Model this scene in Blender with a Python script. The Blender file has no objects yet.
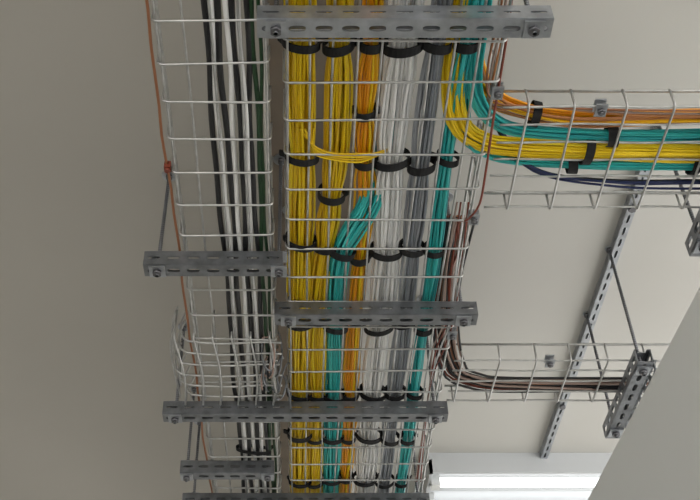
import bpy, math, random
from mathutils import Vector
random.seed(7)
CAMZ=1.5; Z0=3.1; ZC=3.49; ZS=3.38
scene=bpy.context.scene
scene.view_settings.view_transform='Standard'
scene.view_settings.look='None'

# ---------------- materials ----------------
def mat(name,col,rough=.5,metal=0,noise=0,nscale=8,bump=0,bscale=60,emit=None,es=0):
    m=bpy.data.materials.new(name); m.use_nodes=True
    nt=m.node_tree; b=nt.nodes['Principled BSDF']
    b.inputs['Base Color'].default_value=(*col,1); b.inputs['Roughness'].default_value=rough
    b.inputs['Metallic'].default_value=metal
    tc=nt.nodes.new('ShaderNodeTexCoord')
    if noise:
        n=nt.nodes.new('ShaderNodeTexNoise'); n.inputs['Scale'].default_value=nscale; n.inputs['Detail'].default_value=4
        r=nt.nodes.new('ShaderNodeValToRGB')
        r.color_ramp.elements[0].position=.3; r.color_ramp.elements[1].position=.7
        r.color_ramp.elements[0].color=(*[c*(1-noise) for c in col],1)
        r.color_ramp.elements[1].color=(*[min(1,c*(1+noise)) for c in col],1)
        nt.links.new(tc.outputs['Object'],n.inputs['Vector']); nt.links.new(n.outputs['Fac'],r.inputs['Fac'])
        nt.links.new(r.outputs['Color'],b.inputs['Base Color'])
    if bump:
        n=nt.nodes.new('ShaderNodeTexNoise'); n.inputs['Scale'].default_value=bscale
        bm=nt.nodes.new('ShaderNodeBump'); bm.inputs['Strength'].default_value=bump; bm.inputs['Distance'].default_value=.002
        nt.links.new(tc.outputs['Object'],n.inputs['Vector']); nt.links.new(n.outputs['Fac'],bm.inputs['Height'])
        nt.links.new(bm.outputs['Normal'],b.inputs['Normal'])
    if emit:
        b.inputs['Emission Color'].default_value=(*emit,1); b.inputs['Emission Strength'].default_value=es
    return m
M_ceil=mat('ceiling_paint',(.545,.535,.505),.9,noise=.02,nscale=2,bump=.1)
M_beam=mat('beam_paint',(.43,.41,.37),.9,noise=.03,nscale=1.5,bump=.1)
M_shade=mat('ceiling_shade_paint',(.2,.165,.13),.85,noise=.12,nscale=6)  # dark brown stands in for shade of the tray cables on the ceiling
M_wall=mat('wall_paint',(.6,.6,.58),.9,noise=.02)
M_floor=mat('floor_vinyl',(.62,.61,.58),.6,noise=.05)
M_wire=mat('zinc_wire',(.5,.5,.49),.33,.75,noise=.2,nscale=30)
M_galv=mat('galvanised_steel',(.215,.225,.24),.38,.8,noise=.25,nscale=30)
M_galvb=mat('bright_steel',(.4,.42,.45),.34,.85,noise=.2,nscale=30)
M_nut=mat('nut_steel',(.16,.16,.17),.4,.8)
M_black=mat('black_velcro',(.005,.005,.006),.85)
M_bcable=mat('black_cable',(.01,.01,.012),.45)
M_wcable=mat('white_cable',(.92,.92,.91),.4)
M_wcable2=mat('offwhite_cable',(.8,.81,.82),.4)
M_green=mat('green_cable',(.012,.05,.016),.5)
M_y1=mat('yellow_jacket',(.88,.61,.004),.45)
M_y2=mat('yellow_jacket_deep',(.72,.45,.003),.45)
M_y3=mat('yellow_jacket_light',(.93,.7,.02),.45)
M_o1=mat('orange_jacket',(.88,.35,.005),.4)
M_o2=mat('amber_jacket',(.88,.48,.005),.4)
M_o3=mat('salmon_jacket',(.52,.22,.08),.45)
M_g1=mat('grey_jacket',(.2,.22,.25),.45)
M_g2=mat('grey_jacket_light',(.32,.34,.37),.45)
M_t1=mat('aqua_jacket',(.02,.45,.44),.4)
M_t2=mat('aqua_jacket_deep',(.015,.32,.34),.4)
M_t3=mat('aqua_jacket_light',(.06,.57,.54),.4)
M_blue=mat('navy_jacket',(.015,.025,.1),.4)
M_cop=mat('copper_brown',(.36,.15,.07),.4,.2)
M_red=mat('red_brown_wire',(.2,.04,.02),.45)
M_pink=mat('pinkish_cable',(.36,.26,.22),.5)
M_white=mat('white_powdercoat',(.72,.73,.72),.5,noise=.015,nscale=2)
M_tube=mat('fluorescent_tube',(1,1,1),.3,emit=(1,1,.98),es=2.6)
M_refl=mat('fixture_white',(.56,.58,.6),.4)

# ---------------- mesh builder ----------------
class MB:
    def __init__(s): s.v=[]; s.f=[]; s.m=[]; s.sm=[]; s.mats=[]
    def mi(s,m):
        if m not in s.mats: s.mats.append(m)
        return s.mats.index(m)
    def tube(s,pts,r,m,sides=6,cap=True,closed=False):
        k=s.mi(m); n=len(pts); base=len(s.v); P=[Vector(p) for p in pts]
        prev=None
        for i in range(n):
            if closed: t=P[(i+1)%n]-P[i-1]
            else: t=P[min(i+1,n-1)]-P[max(i-1,0)]
            if t.length<1e-9: t=Vector((0,0,1))
            t.normalize()
            if prev is None:
                a=Vector((0,0,1)) if abs(t.z)<.9 else Vector((1,0,0))
                u=t.cross(a).normalized()
            else:
                u=prev-t*prev.dot(t)
                if u.length<1e-6: u=t.cross(Vector((0,0,1)))
                u.normalize()
            prev=u; w=t.cross(u)
            for j in range(sides):
                an=2*math.pi*j/sides
                s.v.append(P[i]+(u*math.cos(an)+w*math.sin(an))*r)
        rng=n if closed else n-1
        for i in range(rng):
            i2=(i+1)%n
            for j in range(sides):
                j2=(j+1)%sides
                s.f.append((base+i*sides+j,base+i*sides+j2,base+i2*sides+j2,base+i2*sides+j)); s.m.append(k); s.sm.append(True)
        if cap and not closed:
            s.f.append(tuple(base+j for j in reversed(range(sides)))); s.m.append(k); s.sm.append(False)
            s.f.append(tuple(base+(n-1)*sides+j for j in range(sides))); s.m.append(k); s.sm.append(False)
    def box(s,a,b,m):
        k=s.mi(m); B=len(s.v); x0,y0,z0=a; x1,y1,z1=b
        for z in (z0,z1):
            for x,y in ((x0,y0),(x1,y0),(x1,y1),(x0,y1)): s.v.append(Vector((x,y,z)))
        for f in ((3,2,1,0),(4,5,6,7),(0,1,5,4),(1,2,6,5),(2,3,7,6),(3,0,4,7)):
            s.f.append(tuple(B+i for i in f)); s.m.append(k); s.sm.append(False)
    def quad(s,pts,m,sm=False):
        k=s.mi(m);B=len(s.v)
        s.v+= [Vector(p) for p in pts]; s.f.append(tuple(B+i for i in range(len(pts)))); s.m.append(k); s.sm.append(sm)
    def make(s,name,bevel=0):
        me=bpy.data.meshes.new(name)
        me.from_pydata([tuple(v) for v in s.v],[],s.f)
        for m in s.mats: me.materials.append(m)
        me.polygons.foreach_set('material_index',s.m); me.polygons.foreach_set('use_smooth',s.sm)
        me.update()
        o=bpy.data.objects.new(name,me); scene.collection.objects.link(o)
        if bevel:
            b=o.modifiers.new('bevel','BEVEL'); b.width=bevel; b.segments=3; b.limit_method='ANGLE'
        return o

def catmull(pts,step=.02):
    P=[Vector(p) for p in pts]; out=[]
    for i in range(len(P)-1):
        p0=P[max(i-1,0)];p1=P[i];p2=P[i+1];p3=P[min(i+2,len(P)-1)]
        n=max(2,int((p2-p1).length/step))
        for k in range(n):
            t=k/n
            out.append(.5*((2*p1)+(p2-p0)*t+(2*p0-5*p1+4*p2-p3)*t*t+(3*p1-p0-3*p2+p3)*t**3))
    out.append(P[-1]); return out

# ---------------- room shell ----------------
def slab(name,a,b,m,bev=0):
    B=MB();B.box(a,b,m); return B.make(name,bev)
slab('floor',(-4,-4,-.1),(3.5,7.7,0),M_floor)
slab('ceiling',(-4,-4,ZC),(3.5,7.7,ZC+.12),M_ceil)
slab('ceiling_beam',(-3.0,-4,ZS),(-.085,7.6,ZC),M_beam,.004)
slab('tray_shade_strip_1',(-.085,-4,ZC-.05),(.2,7.6,ZC),M_shade)  # added thin slab; its colour paints the shade above the main tray
slab('wall_left',(-4.1,-4,0),(-4.0,7.6,ZC),M_wall)
slab('wall_far',(-4.0,7.6,0),(3.5,7.7,ZC),M_wall)

# ---------------- wire mesh trays ----------------
def tray(name,l0,l1,c0,c1,z,side=.1,axis='Y',pitch=.05,cross=.1,off=0,r=.0027):
    B=MB()
    def P(l,c,zz): return (c,l,zz) if axis=='Y' else (l,c,zz)
    n=max(2,round((c1-c0)/pitch)); ns=max(1,round(side/.05))
    for i in range(n+1):
        c=c0+(c1-c0)*i/n
        if i==0: c+=.003
        if i==n: c-=.003
        ph=random.random()*6
        pts=[P(l0+(l1-l0)*k/40,c+.0015*math.sin(k*.7+ph),z+r) for k in range(41)]
        B.tube(pts,r,M_wire)
    for sgn,c in ((-1,c0),(1,c1)):
        for j in range(1,ns+1):
            zz=z+side*j/ns
            B.tube([P(l0,c,zz),P((l0+l1)/2,c,zz),P(l1,c,zz)],r*(1.15 if j==ns else 1),M_wire)
    l=l0+.02+off
    while l<l1-.01:
        R=.012; j=random.uniform(-.005,.005); j2=random.uniform(-.005,.005)
        L=l
        zb=z-r*.9
        pts=[P(L+j,c0-r*1.6,z+side)]+[P(L+j,c0-r*1.6,z+side*.5)]
        for a in range(5):
            an=math.pi+ (math.pi/2)*a/4
            pts.append(P(L+j,c0-r*1.6+R+R*math.cos(an),zb+R+R*math.sin(an)))
        pts.append(P(L+(j+j2)/2,(c0+c1)/2,zb))
        for a in range(5):
            an=1.5*math.pi+(math.pi/2)*a/4
            pts.append(P(L+j2,c1+r*1.6-R+R*math.cos(an),zb+R+R*math.sin(an)))
        pts+=[P(L+j2,c1+r*1.6,z+side*.5),P(L+j2,c1+r*1.6,z+side)]
        B.tube(pts,r,M_wire)
        l+=cross
    return B.make(name)
tray('wire_mesh_cable_tray',.2,4.6,-.029,.397,Z0,.1,off=.045)
tray('wire_mesh_cable_tray',.2,4.6,-.278,-.066,Z0,.05)
tray('wire_mesh_cable_tray',.42,1.75,1.33,1.63,Z0,.05,axis='X',off=.03)
tray('wire_mesh_cable_tray',.42,1.75,2.22,2.42,Z0,.055,axis='X')

# curved mesh basket section joining the left tray
B=MB()
for i in range(7):
    y=2.12+.05*i
    z=Z0-.012
    x0=-.345+.01*abs(i-3)
    pts=catmull([(x0+.01,y,z+.11),(x0-.004,y,z+.06),(x0+.008,y,z+.012),(x0+.04,y,z),(-.2,y+.004,z-.002),(-.1,y,z),(-.05,y+.006,z+.003)],.012)
    B.tube(pts,.003,M_wire)
for zz in (.03,.065,.1):
    B.tube(catmull([(-.33,2.10,Z0+zz-.01),(-.348,2.16,Z0+zz-.01),(-.352,2.27,Z0+zz-.01),(-.345,2.42,Z0+zz-.01)],.03),.003,M_wire)
for k in range(6):
    x=-.33+.05*k
    pts=[]
    for j in range(13):
        t=j/12; pts.append((x+.012*math.sin(t*3.1),2.1+.34*t,Z0-.018))
    B.tube([(x,2.1,Z0+.08),(x,2.1,Z0)]+pts+[(x,2.44,Z0+.05)],.003,M_wire)
B.make('wire_mesh_tray_elbow')

# loose looped wires beside the elbow
B=MB()
for k in range(16):
    cx=-.07+random.uniform(-.035,.035); cy=2.28+random.uniform(-.12,.1); r1=random.uniform(.01,.028); r2=random.uniform(.03,.08)
    tl=random.uniform(-.5,.5); ph=random.random()*6
    pts=[]; sw=random.uniform(1.6,3.4)
    for j in range(15):
        a=ph+j/14*sw
        pts.append((cx+r1*math.cos(a)+.02*math.sin(a)*tl, cy+r2*math.sin(a), Z0-.022+.03*math.cos(a*1.3)+.002*k))
    B.tube(catmull(pts,.01),.0028,random.choice([M_galv,M_galv,M_pink,M_bcable,M_wire]))
B.make('loose_wire_loops')

# ---------------- strut channel hangers ----------------
def plate_cell(B,o,u,v,n,L,W,t,m,hw_=.13):
    N=20; outer=[];inner=[]
    per=[]
    hl,hw=L/2,W/2
    for i in range(5): per.append((-hl+L*i/5,-hw))
    for i in range(5): per.append((hl,-hw+W*i/5))
    for i in range(5): per.append((hl-L*i/5,hw))
    for i in range(5): per.append((-hl,hw-W*i/5))
    a,b=L*.32,W*hw_
    for (x,y) in per:
        X,Y=x/hl,y/hw; s=(abs(X)**3+abs(Y)**3)**(1/3)
        outer.append((x,y)); inner.append((a*X/s,b*Y/s))
    def G(p,k): return o+u*p[0]+v*p[1]+n*(t*k)
    for i in range(N):
        j=(i+1)%N
        B.quad([G(outer[i],.5),G(outer[j],.5),G(inner[j],.5),G(inner[i],.5)],m)
        B.quad([G(outer[j],-.5),G(outer[i],-.5),G(inner[i],-.5),G(inner[j],-.5)],m)
        B.quad([G(inner[i],.5),G(inner[j],.5),G(inner[j],-.5),G(inner[i],-.5)],m)
        B.quad([G(outer[j],.5),G(outer[i],.5),G(outer[i],-.5),G(outer[j],-.5)],m)
def channel(B,c0,c1,y,zt,axis='X',W=.041,H=.041,m=None,side=.08):
    m=m or M_galv
    n=max(1,round((c1-c0)/.05)); L=(c1-c0)/n
    if axis=='X': u=Vector((1,0,0)); v=Vector((0,1,0)); C=lambda l,w,z:Vector((l,w,z))
    else: u=Vector((0,1,0)); v=Vector((1,0,0)); C=lambda l,w,z:Vector((w,l,z))
    up=Vector((0,0,1)); t=.0028
    for i in range(n):
        l=c0+L*(i+.5)
        plate_cell(B,C(l,y,zt-H),u,v,up,L,W,t,m,.15)
        for sg in (-1,1):
            plate_cell(B,C(l,y+sg*W/2,zt-H/2),u,up,v*sg,L,H,t,m,side)
    for sg in (-1,1):
        a=C(c0,y+sg*(W/2-.009),zt-.003); b=C(c1,y+sg*W/2,zt)
        lo=Vector((min(a.x,b.x),min(a.y,b.y),a.z)); hi=Vector((max(a.x,b.x),max(a.y,b.y),b.z))
        B.box(lo,hi,m)
def nut(B,x,y,z,h=.008,r=.011,m=None):
    m=m or M_nut
    B.tube([(x,y,z-h/2),(x,y,z+h/2)],r,m,sides=6)
def rod(B,x,y,z0,z1):
    B.tube([(x,y,z0),(x,y,z1)],.0042,M_nut,sides=8)
    z=z0
    while z<z1:
        B.tube([(x,y,z),(x,y,z+.0018)],.005,M_galv,sides=8); z+=.007
def hanger(x0,x1,y,zt=None,rods=None,top=None,m=None,axis='X',double=False,side=.08):
    B=MB(); zt=zt or Z0-.006
    channel(B,x0,x1,y,zt,axis,m=m,side=side)
    if double: channel(B,x0+.03,x1-.03,y+.055,zt-.012,axis,m=M_galvb,side=side)
    if rods is None: rods=(x0+.035,x1-.035)
    for r in rods:
        px,py=(r,y) if axis=='X' else (y,r)
        tp=top if top else (ZS if px<-.085 else (ZC-.05 if px<.2 else ZC))
        rod(B,px,py,zt-.06,tp)
        B.box((px-.019,py-.019,zt-.047),(px+.019,py+.019,zt-.043),M_galvb)
        nut(B,px,py,zt-.051,r=.011); nut(B,px,py,zt+.006,r=.011)
        B.box((px-.019,py-.019,zt),(px+.019,py+.019,zt+.003),M_galvb)
        B.tube([(px,py,tp-.004),(px,py,tp)],.02 if px<.6 else .012,M_galvb,sides=16); nut(B,px,py,tp-.009,r=.009)
    return B.make('strut_channel_hanger')
hanger(-.08,.469,1.103,m=M_galvb)
hanger(-.064,.445,1.98)
hanger(-.39,.42,2.43)
hanger(-.382,.42,2.965)
hanger(-.37,-.041,1.79,rods=(-.338,-.05))
hanger(-.37,-.08,2.76,rods=(-.35,-.1))
hanger(1.28,1.74,.93,axis='Y',double=True,side=.2)
hanger(2.16,2.54,.915,axis='Y',double=True,side=.22)
# ceiling rail
B=MB(); channel(B,1.72,4.8,.93,ZC,'Y',W=.024,H=.025,m=M_galvb)
for y in (2.0,3.0,4.0): nut(B,.93,y,ZC-.03)
B.make('ceiling_strut_rail')

# ---------------- cable bundles ----------------
def hexoff(n,w,h):
    pts=[]
    for i in range(n):
        r=math.sqrt((i+.5)/n); a=i*2.39996
        pts.append((r*math.cos(a)*w/2,r*math.sin(a)*h/2))
    return pts
def bundle(name,path,n,w,h,r,mats,ties=(),strap=True,wob=.004,pinch=.4):
    C=catmull(path,.022); B=MB()
    S=[0]
    for i in range(1,len(C)): S.append(S[-1]+(C[i]-C[i-1]).length)
    T=[]
    for ax,val in ties:
        i=min(range(len(C)),key=lambda i:abs(C[i][ax]-val)); T.append((i,S[i]))
    fr=[]
    for i in range(len(C)):
        t=(C[min(i+1,len(C)-1)]-C[max(i-1,0)]).normalized()
        sd=t.cross(Vector((0,0,1)))
        if sd.length<.05: sd=Vector((1,0,0))
        sd.normalize(); up=sd.cross(t); fr.append((t,sd,up))
    offs=hexoff(n,w-2*r,h-2*r)
    for k,(a,b) in enumerate(offs):
        p1,p2,p3,p4=[random.random()*6.28 for _ in range(4)]
        f1,f2=random.uniform(4,7),random.uniform(9,15)
        pts=[]
        for i,c in enumerate(C):
            s=S[i]; cf=1
            for _,ts in T: cf-=pinch*math.exp(-((s-ts)/.045)**2)
            cf=max(cf,.45)
            wa=wob*(math.sin(f1*s+p1)+.4*math.sin(f2*s+p2)); wb=wob*.5*(math.sin(f1*s+p3)+.4*math.sin(f2*s+p4))
            oa=(a+wa)*cf; ob=(b+wb)*(cf**.3)
            ob=max(ob,-h/2+r)
            t,sd,up=fr[i]; pts.append(c+sd*oa+up*ob)
        B.tube(pts,r,mats[k%len(mats)] if k%4 else random.choice(mats),sides=6)
    o=B.make(name)
    if strap:
        for i,_ in T:
            velcro(C[i],fr[i],w*(1-pinch)+.015,h+.010)
    return o
SM=[MB()]
def velcro(c,frm,w,h):
    B=SM[0]; k=B.mi(M_black); t,sd,up=frm
    N=26; W=random.uniform(.009,.0115); skew=random.uniform(-.22,.22)
    base=len(B.v)
    for i in range(N):
        a=2*math.pi*i/N
        ca,sa=math.cos(a),math.sin(a)
        x=w/2*ca; z=h/2*sa-.003*(sa<0)
        for (dx,sc) in ((-W,1),(W,1),(W,1.08),(-W,1.08)):
            B.v.append(c+sd*x*sc+up*z*sc+t*(dx+skew*x))
    for i in range(N):
        j=(i+1)%N
        for q in range(4):
            q2=(q+1)%4
            B.f.append((base+i*4+q,base+i*4+q2,base+j*4+q2,base+j*4+q)); B.m.append(k); B.sm.append(False)
    for s in random.choice(((-1,),(1,),(-1,1))):
        L=random.uniform(.008,.02)
        p0=c+sd*(s*w*.5)
        d=(sd*s*.8+up*random.uniform(.3,1.2)).normalized()
        q=[p0-t*W,p0+t*W,p0+d*L+t*(W*.8),p0+d*L-t*(W*.8)]
        nn=d.cross(t).normalized()*.0018
        B.quad([v+nn for v in q],M_black); B.quad([v-nn for v in reversed(q)],M_black)
        for a_ in range(4):
            b_=(a_+1)%4
            B.quad([q[a_]+nn,q[a_]-nn,q[b_]-nn,q[b_]+nn],M_black)

zb=Z0+.006
def Y(vals): return [(1,v) for v in vals]
yell=[M_y1,M_y2,M_y3,M_y1]
h=.042
tc=[.86,1.19,1.49,1.775,2.075,2.40,2.645,2.89,3.3,3.7,4.1]
def jit(l,d=.01): return [v+random.uniform(-d,d) for v in l]
bundle('yellow_fiber_cable_bundle',[(.002,.25,zb+h/2),(.002,1.1,zb+h/2),(.004,1.6,zb+h/2),(-.001,2.2,zb+h/2),(0,3,zb+h/2),(.0,4.5,zb+h/2)],42,.064,h,.003,yell,Y(jit(tc)),pinch=.12)
bundle('yellow_fiber_cable_bundle',[(.075,.25,zb+h/2),(.076,1.1,zb+h/2),(.074,1.55,zb+h/2),(.061,1.8,zb+h/2),(.049,2.1,zb+h/2),(.049,3,zb+h/2),(.049,4.5,zb+h/2)],38,.062,h,.003,yell,Y(jit([.86,1.19,1.61,1.78,2.08,2.40,2.645,2.89,3.3,3.7,4.1])),pinch=.28)
bundle('orange_fiber_cable_bundle',[(.141,.25,zb+.016),(.141,1.1,zb+.016),(.137,1.33,zb+.014),(.142,1.5,zb+.016),(.152,1.62,zb+.02),(.147,1.8,zb+.016),(.145,2.1,zb+.016),(.148,3,zb+.016),(.148,4.5,zb+.016)],18,.05,.03,.003,[M_o1,M_o2,M_y1,M_o1],Y([.86,1.19,1.345,1.5,1.81,2.075,2.40,2.645,2.89]),pinch=.4)
bundle('aqua_fiber_cable_bundle',[(.215,1.30,Z0+.11),(.2,1.45,Z0+.095),(.182,1.54,Z0+.06),(.158,1.63,zb+.014),(.118,1.73,zb+.01),(.097,1.82,zb+.014),(.092,2.0,zb+.017),(.098,2.4,zb+.017),(.101,3,zb+.017),(.101,4.5,zb+.017)],30,.058,.034,.003,[M_t1,M_t2,M_t3,M_t1],Y([1.8,2.08,2.41,2.65,2.9]),pinch=.15)
bundle('white_network_cable_bundle',[(.203,.25,zb+h/2),(.204,1.1,zb+h/2),(.202,1.5,zb+h/2),(.21,1.85,zb+h/2),(.209,2.3,zb+h/2),(.212,3,zb+h/2),(.212,4.5,zb+h/2)],34,.074,h,.0037,[M_wcable,M_wcable,M_wcable2],Y(jit([.86,1.19,1.51,1.78,2.09,2.41,2.65,2.9,3.3])),pinch=.2)
bundle('grey_network_cable_bundle',[(.268,.25,zb+.017),(.268,1.1,zb+.017),(.269,1.6,zb+.017),(.272,2.1,zb+.017),(.275,3,zb+.017),(.275,4.5,zb+.017)],21,.053,.034,.0034,[M_g1,M_g2,M_g2],Y(jit([.86,1.19,1.5,1.78,2.09,2.41,2.65,2.9])),pinch=.18)
bundle('aqua_fiber_cable_bundle',[(.331,.25,zb+.017),(.331,1.0,zb+.017),(.325,1.3,zb+.02),(.325,1.6,zb+.017),(.327,2.1,zb+.017),(.33,3,zb+.017),(.33,4.5,zb+.017)],18,.036,.03,.003,[M_t1,M_t2,M_t3,M_t1],Y(jit([.86,1.19,1.51,1.79,2.09,2.41,2.65,2.9])),pinch=.1)
# branch to the right
def br(name,x0,yb,n,w,r,mats,z=.016,ties=(.63,),hh=.03,pinch=.1):
    zz=zb+z
    bundle(name,[(x0,.3,zz+.02),(x0,1.05,zz+.02),(x0,1.26,zz+.015),(x0+.02,yb-.09,zz),(x0+.075,yb-.03,zz),(x0+.17,yb-.008,zz),(.75,yb,zz),(1.1,yb,zz),(1.7,yb,zz)],n,w,hh,r,mats,[(0,t) for t in ties],pinch=pinch)
br('aqua_fiber_cable_bundle',.352,1.428,20,.038,.003,[M_t1,M_t2,M_t3],ties=(.66,.93,1.3))
br('yellow_fiber_cable_bundle',.31,1.468,26,.052,.003,[M_y1,M_y3,M_y1],z=.009,ties=(.63,.9,1.3))
br('aqua_fiber_cable_bundle',.333,1.51,20,.038,.003,[M_t1,M_t2,M_t3],z=.018,ties=(.6,.88,1.3))
bundle('orange_fiber_cable_bundle',[(.345,.3,Z0+.075),(.345,1.15,Z0+.075),(.355,1.25,Z0+.07),(.39,1.325,zb+.04),(.46,1.362,zb+.026),(.6,1.385,zb+.018),(.9,1.375,zb+.016),(1.7,1.375,zb+.016)],20,.044,.03,.003,[M_o3,M_o1,M_o3,M_o2],[(0,.5),(0,.9)],pinch=.15)
bundle('navy_cable_bundle',[(.42,1.4,Z0+.03),(.52,1.52,zb+.01),(.7,1.56,zb+.008),(.95,1.565,zb+.008),(1.7,1.565,zb+.008)],5,.022,.012,.003,[M_blue,M_bcable],strap=False)
# lower branch cables
bundle('mixed_signal_cable_bundle',[(.385,1.75,Z0+.09),(.38,1.95,Z0+.08),(.39,2.12,Z0+.05),(.42,2.26,zb+.02),(.48,2.33,zb+.012),(.7,2.36,zb+.012),(1.7,2.36,zb+.012)],16,.085,.024,.0036,[M_pink,M_cop,M_bcable,M_bcable,M_red],[],pinch=.2)
# power cables in left tray
B=MB()
for x,m,r in ((-.183,M_bcable,.0062),(-.170,M_wcable,.0055),(-.156,M_bcable,.0066),(-.142,M_wcable,.0058),(-.128,M_bcable,.0066),(-.115,M_wcable,.0052),(-.103,M_bcable,.006),(-.09,M_green,.0052),(-.08,M_green,.004)):
    ph=random.random()*6
    pts=[(x+.003*math.sin(i*.35+ph)+.0015*math.sin(i*.9+ph),.25+i*.045,Z0+.0055+r+.001*math.sin(i*.5+ph)) for i in range(96)]
    B.tube(catmull(pts,.03),r,m,sides=8)
B.make('power_cable_run')
for y in (2.7,):
    velcro(Vector((-.143,y,Z0+.012)),(Vector((0,1,0)),Vector((1,0,0)),Vector((0,0,1))),.1,.022)
# crossing yellow jumpers, threaded just above the tray wires
B=MB()
for k in range(4):
    d=.006*k
    B.tube(catmull([(.0+.01*k,1.40,Z0+.012),(.03,1.44+d,Z0+.002),(.07,1.458+d,Z0-.002),(.13,1.46+d*1.3,Z0-.002),(.168,1.462+d*.4,Z0+.004),(.195,1.47+d,Z0+.03)],.01),.0027,M_y1 if k%2 else M_y2)
B.make('yellow_jumper_cables')
SM[0].make('velcro_cable_ties')

# copper ground wires
B=MB()
pts=[(-.292+.002*math.sin(i*.8)+.0015*math.sin(i*2.1),.3+.08*i,Z0+.012) for i in range(52)]
B.tube(catmull(pts,.03),.0032,M_cop)
B.box((-.298,1.50,Z0),(-.284,1.516,Z0+.02),M_red); nut(B,-.291,1.507,Z0-.003,r=.006,m=M_red)
B.make('copper_ground_wire')
B=MB()
B.tube(catmull([(.402,1.0,Z0+.06),(.406,1.15,Z0+.03),(.402,1.35,Z0-.004),(.405,1.5,Z0-.012),(.404,1.6,Z0-.015),(.385,1.655,Z0-.01),(.372,1.70,Z0+.02),(.385,1.8,Z0+.03),(.372,1.9,Z0+.02),(.39,2.05,Z0)],.012),.0028,M_red)
for k in range(3):
    B.tube(catmull([(.375+.01*k,.9,Z0+.04),(.385+.008*k,1.1,Z0+.03),(.38+.008*k,1.25,Z0+.03),(.4,1.33+.01*k,Z0+.02),(.5,1.34,Z0+.012),(.8,1.35+.008*k,Z0+.011),(1.7,1.35+.008*k,Z0+.011)],.02),.0026,(M_cop,M_pink,M_o3)[k])
for k in range(4):
    B.tube(catmull([(.365+.009*k,1.65,Z0+.04),(.36+.012*k,1.85,Z0+.012),(.372+.008*k,2.05,Z0-.002),(.36+.01*k,2.2,Z0+.02),(.37,2.4,Z0+.02),(.372+.006*k,2.9,Z0+.012)],.02),.0024,random.choice([M_cop,M_pink,M_red,M_wcable2]))
B.make('copper_bonding_wires')
for (x,y) in ((.4,1.29),(.4,1.66),(.62,1.335),(.40,2.1),(.68,2.225)):
    B=MB()
    B.box((x-.012,y-.016,Z0-.008),(x+.012,y+.016,Z0-.004),M_galvb)
    B.box((x-.012,y-.016,Z0+.008),(x+.012,y+.016,Z0+.012),M_galvb)
    nut(B,x,y,Z0-.011,r=.008); B.tube([(x,y,Z0-.018),(x,y,Z0+.02)],.0035,M_nut,8)
    B.make('tray_splice_clamp')

# ---------------- fluorescent fixture ----------------
def fixture(x0,x1,y0,y1):
    B=MB(); zt=ZC; zl=ZC-.085
    B.box((x0,y0,zt-.03),(x1,y1,zt),M_refl)
    e=.012
    for ya,yb in ((y0,y0+e),(y1-e,y1)): B.box((x0,ya,zl),(x1,yb,zt-.03),M_refl)
    for xa,xb in ((x0,x0+e),(x1-e,x1)): B.box((xa,y0,zl),(xb,y1,zt-.03),M_refl)
    ym=(y0+y1)/2
    B.quad([(x0,ym-.04,zt-.031),(x1,ym-.04,zt-.031),(x1,ym,zl+.02),(x0,ym,zl+.02)],M_refl)
    B.quad([(x0,ym,zl+.02),(x1,ym,zl+.02),(x1,ym+.04,zt-.031),(x0,ym+.04,zt-.031)],M_refl)
    for yy in (y0+.085,y1-.085):
        B.tube([(x0+.045,yy,zl+.005),(x1-.045,yy,zl+.005)],.018,M_tube,14)
        for xx in (x0+.012,x1-.045): B.box((xx,yy-.02,zl-.018),(xx+.033,yy+.02,zt-.03),M_white)
    return B.make('fluorescent_light_fixture')
fixture(.49,1.72,3.36,3.72)
fixture(1.5,2.7,-.6,-.24)  # unseen fixture behind the camera, added for extra bounce light
o=fixture(-2.0,-.8,-1.6,-1.24); o.location.z=-(ZC-ZS)  # another out-of-view fixture under the beam, added to light the room

# ---------------- tall cabinet at right ----------------
B=MB()
B.box((0,-1.2,.08),(.75,3.2,2.6),M_white)
B.box((.03,-1.17,0),(.72,3.17,.08),M_nut)
for i in range(4):
    y=-1.19+1.1*i
    B.box((-.012,y+.004,.12),(0,y+1.084,2.1),M_white)
    B.box((-.03,y+.95,1.1),(-.018,y+.965,1.35),M_galvb)
    for z in (1.11,1.33): B.box((-.02,y+.95,z),(-.01,y+.965,z+.012),M_galvb)
o=B.make('tall_white_cabinet',.006); o.location=(.737,0,0); o.rotation_euler=(0,0,math.radians(2.4))

# ---------------- lights ----------------
w=bpy.data.worlds.new('world'); scene.world=w; w.use_nodes=True
w.node_tree.nodes['Background'].inputs[0].default_value=(1,.98,.945,1)
w.node_tree.nodes['Background'].inputs[1].default_value=2.75

# ---------------- camera ----------------
c=bpy.data.cameras.new('camera'); co=bpy.data.objects.new('camera',c); scene.collection.objects.link(co)
c.lens=51.4; c.sensor_width=36; c.shift_x=50/700; c.clip_start=.02
co.location=(0,0,CAMZ); co.rotation_euler=(math.radians(90+42.1),0,0)
scene.camera=co
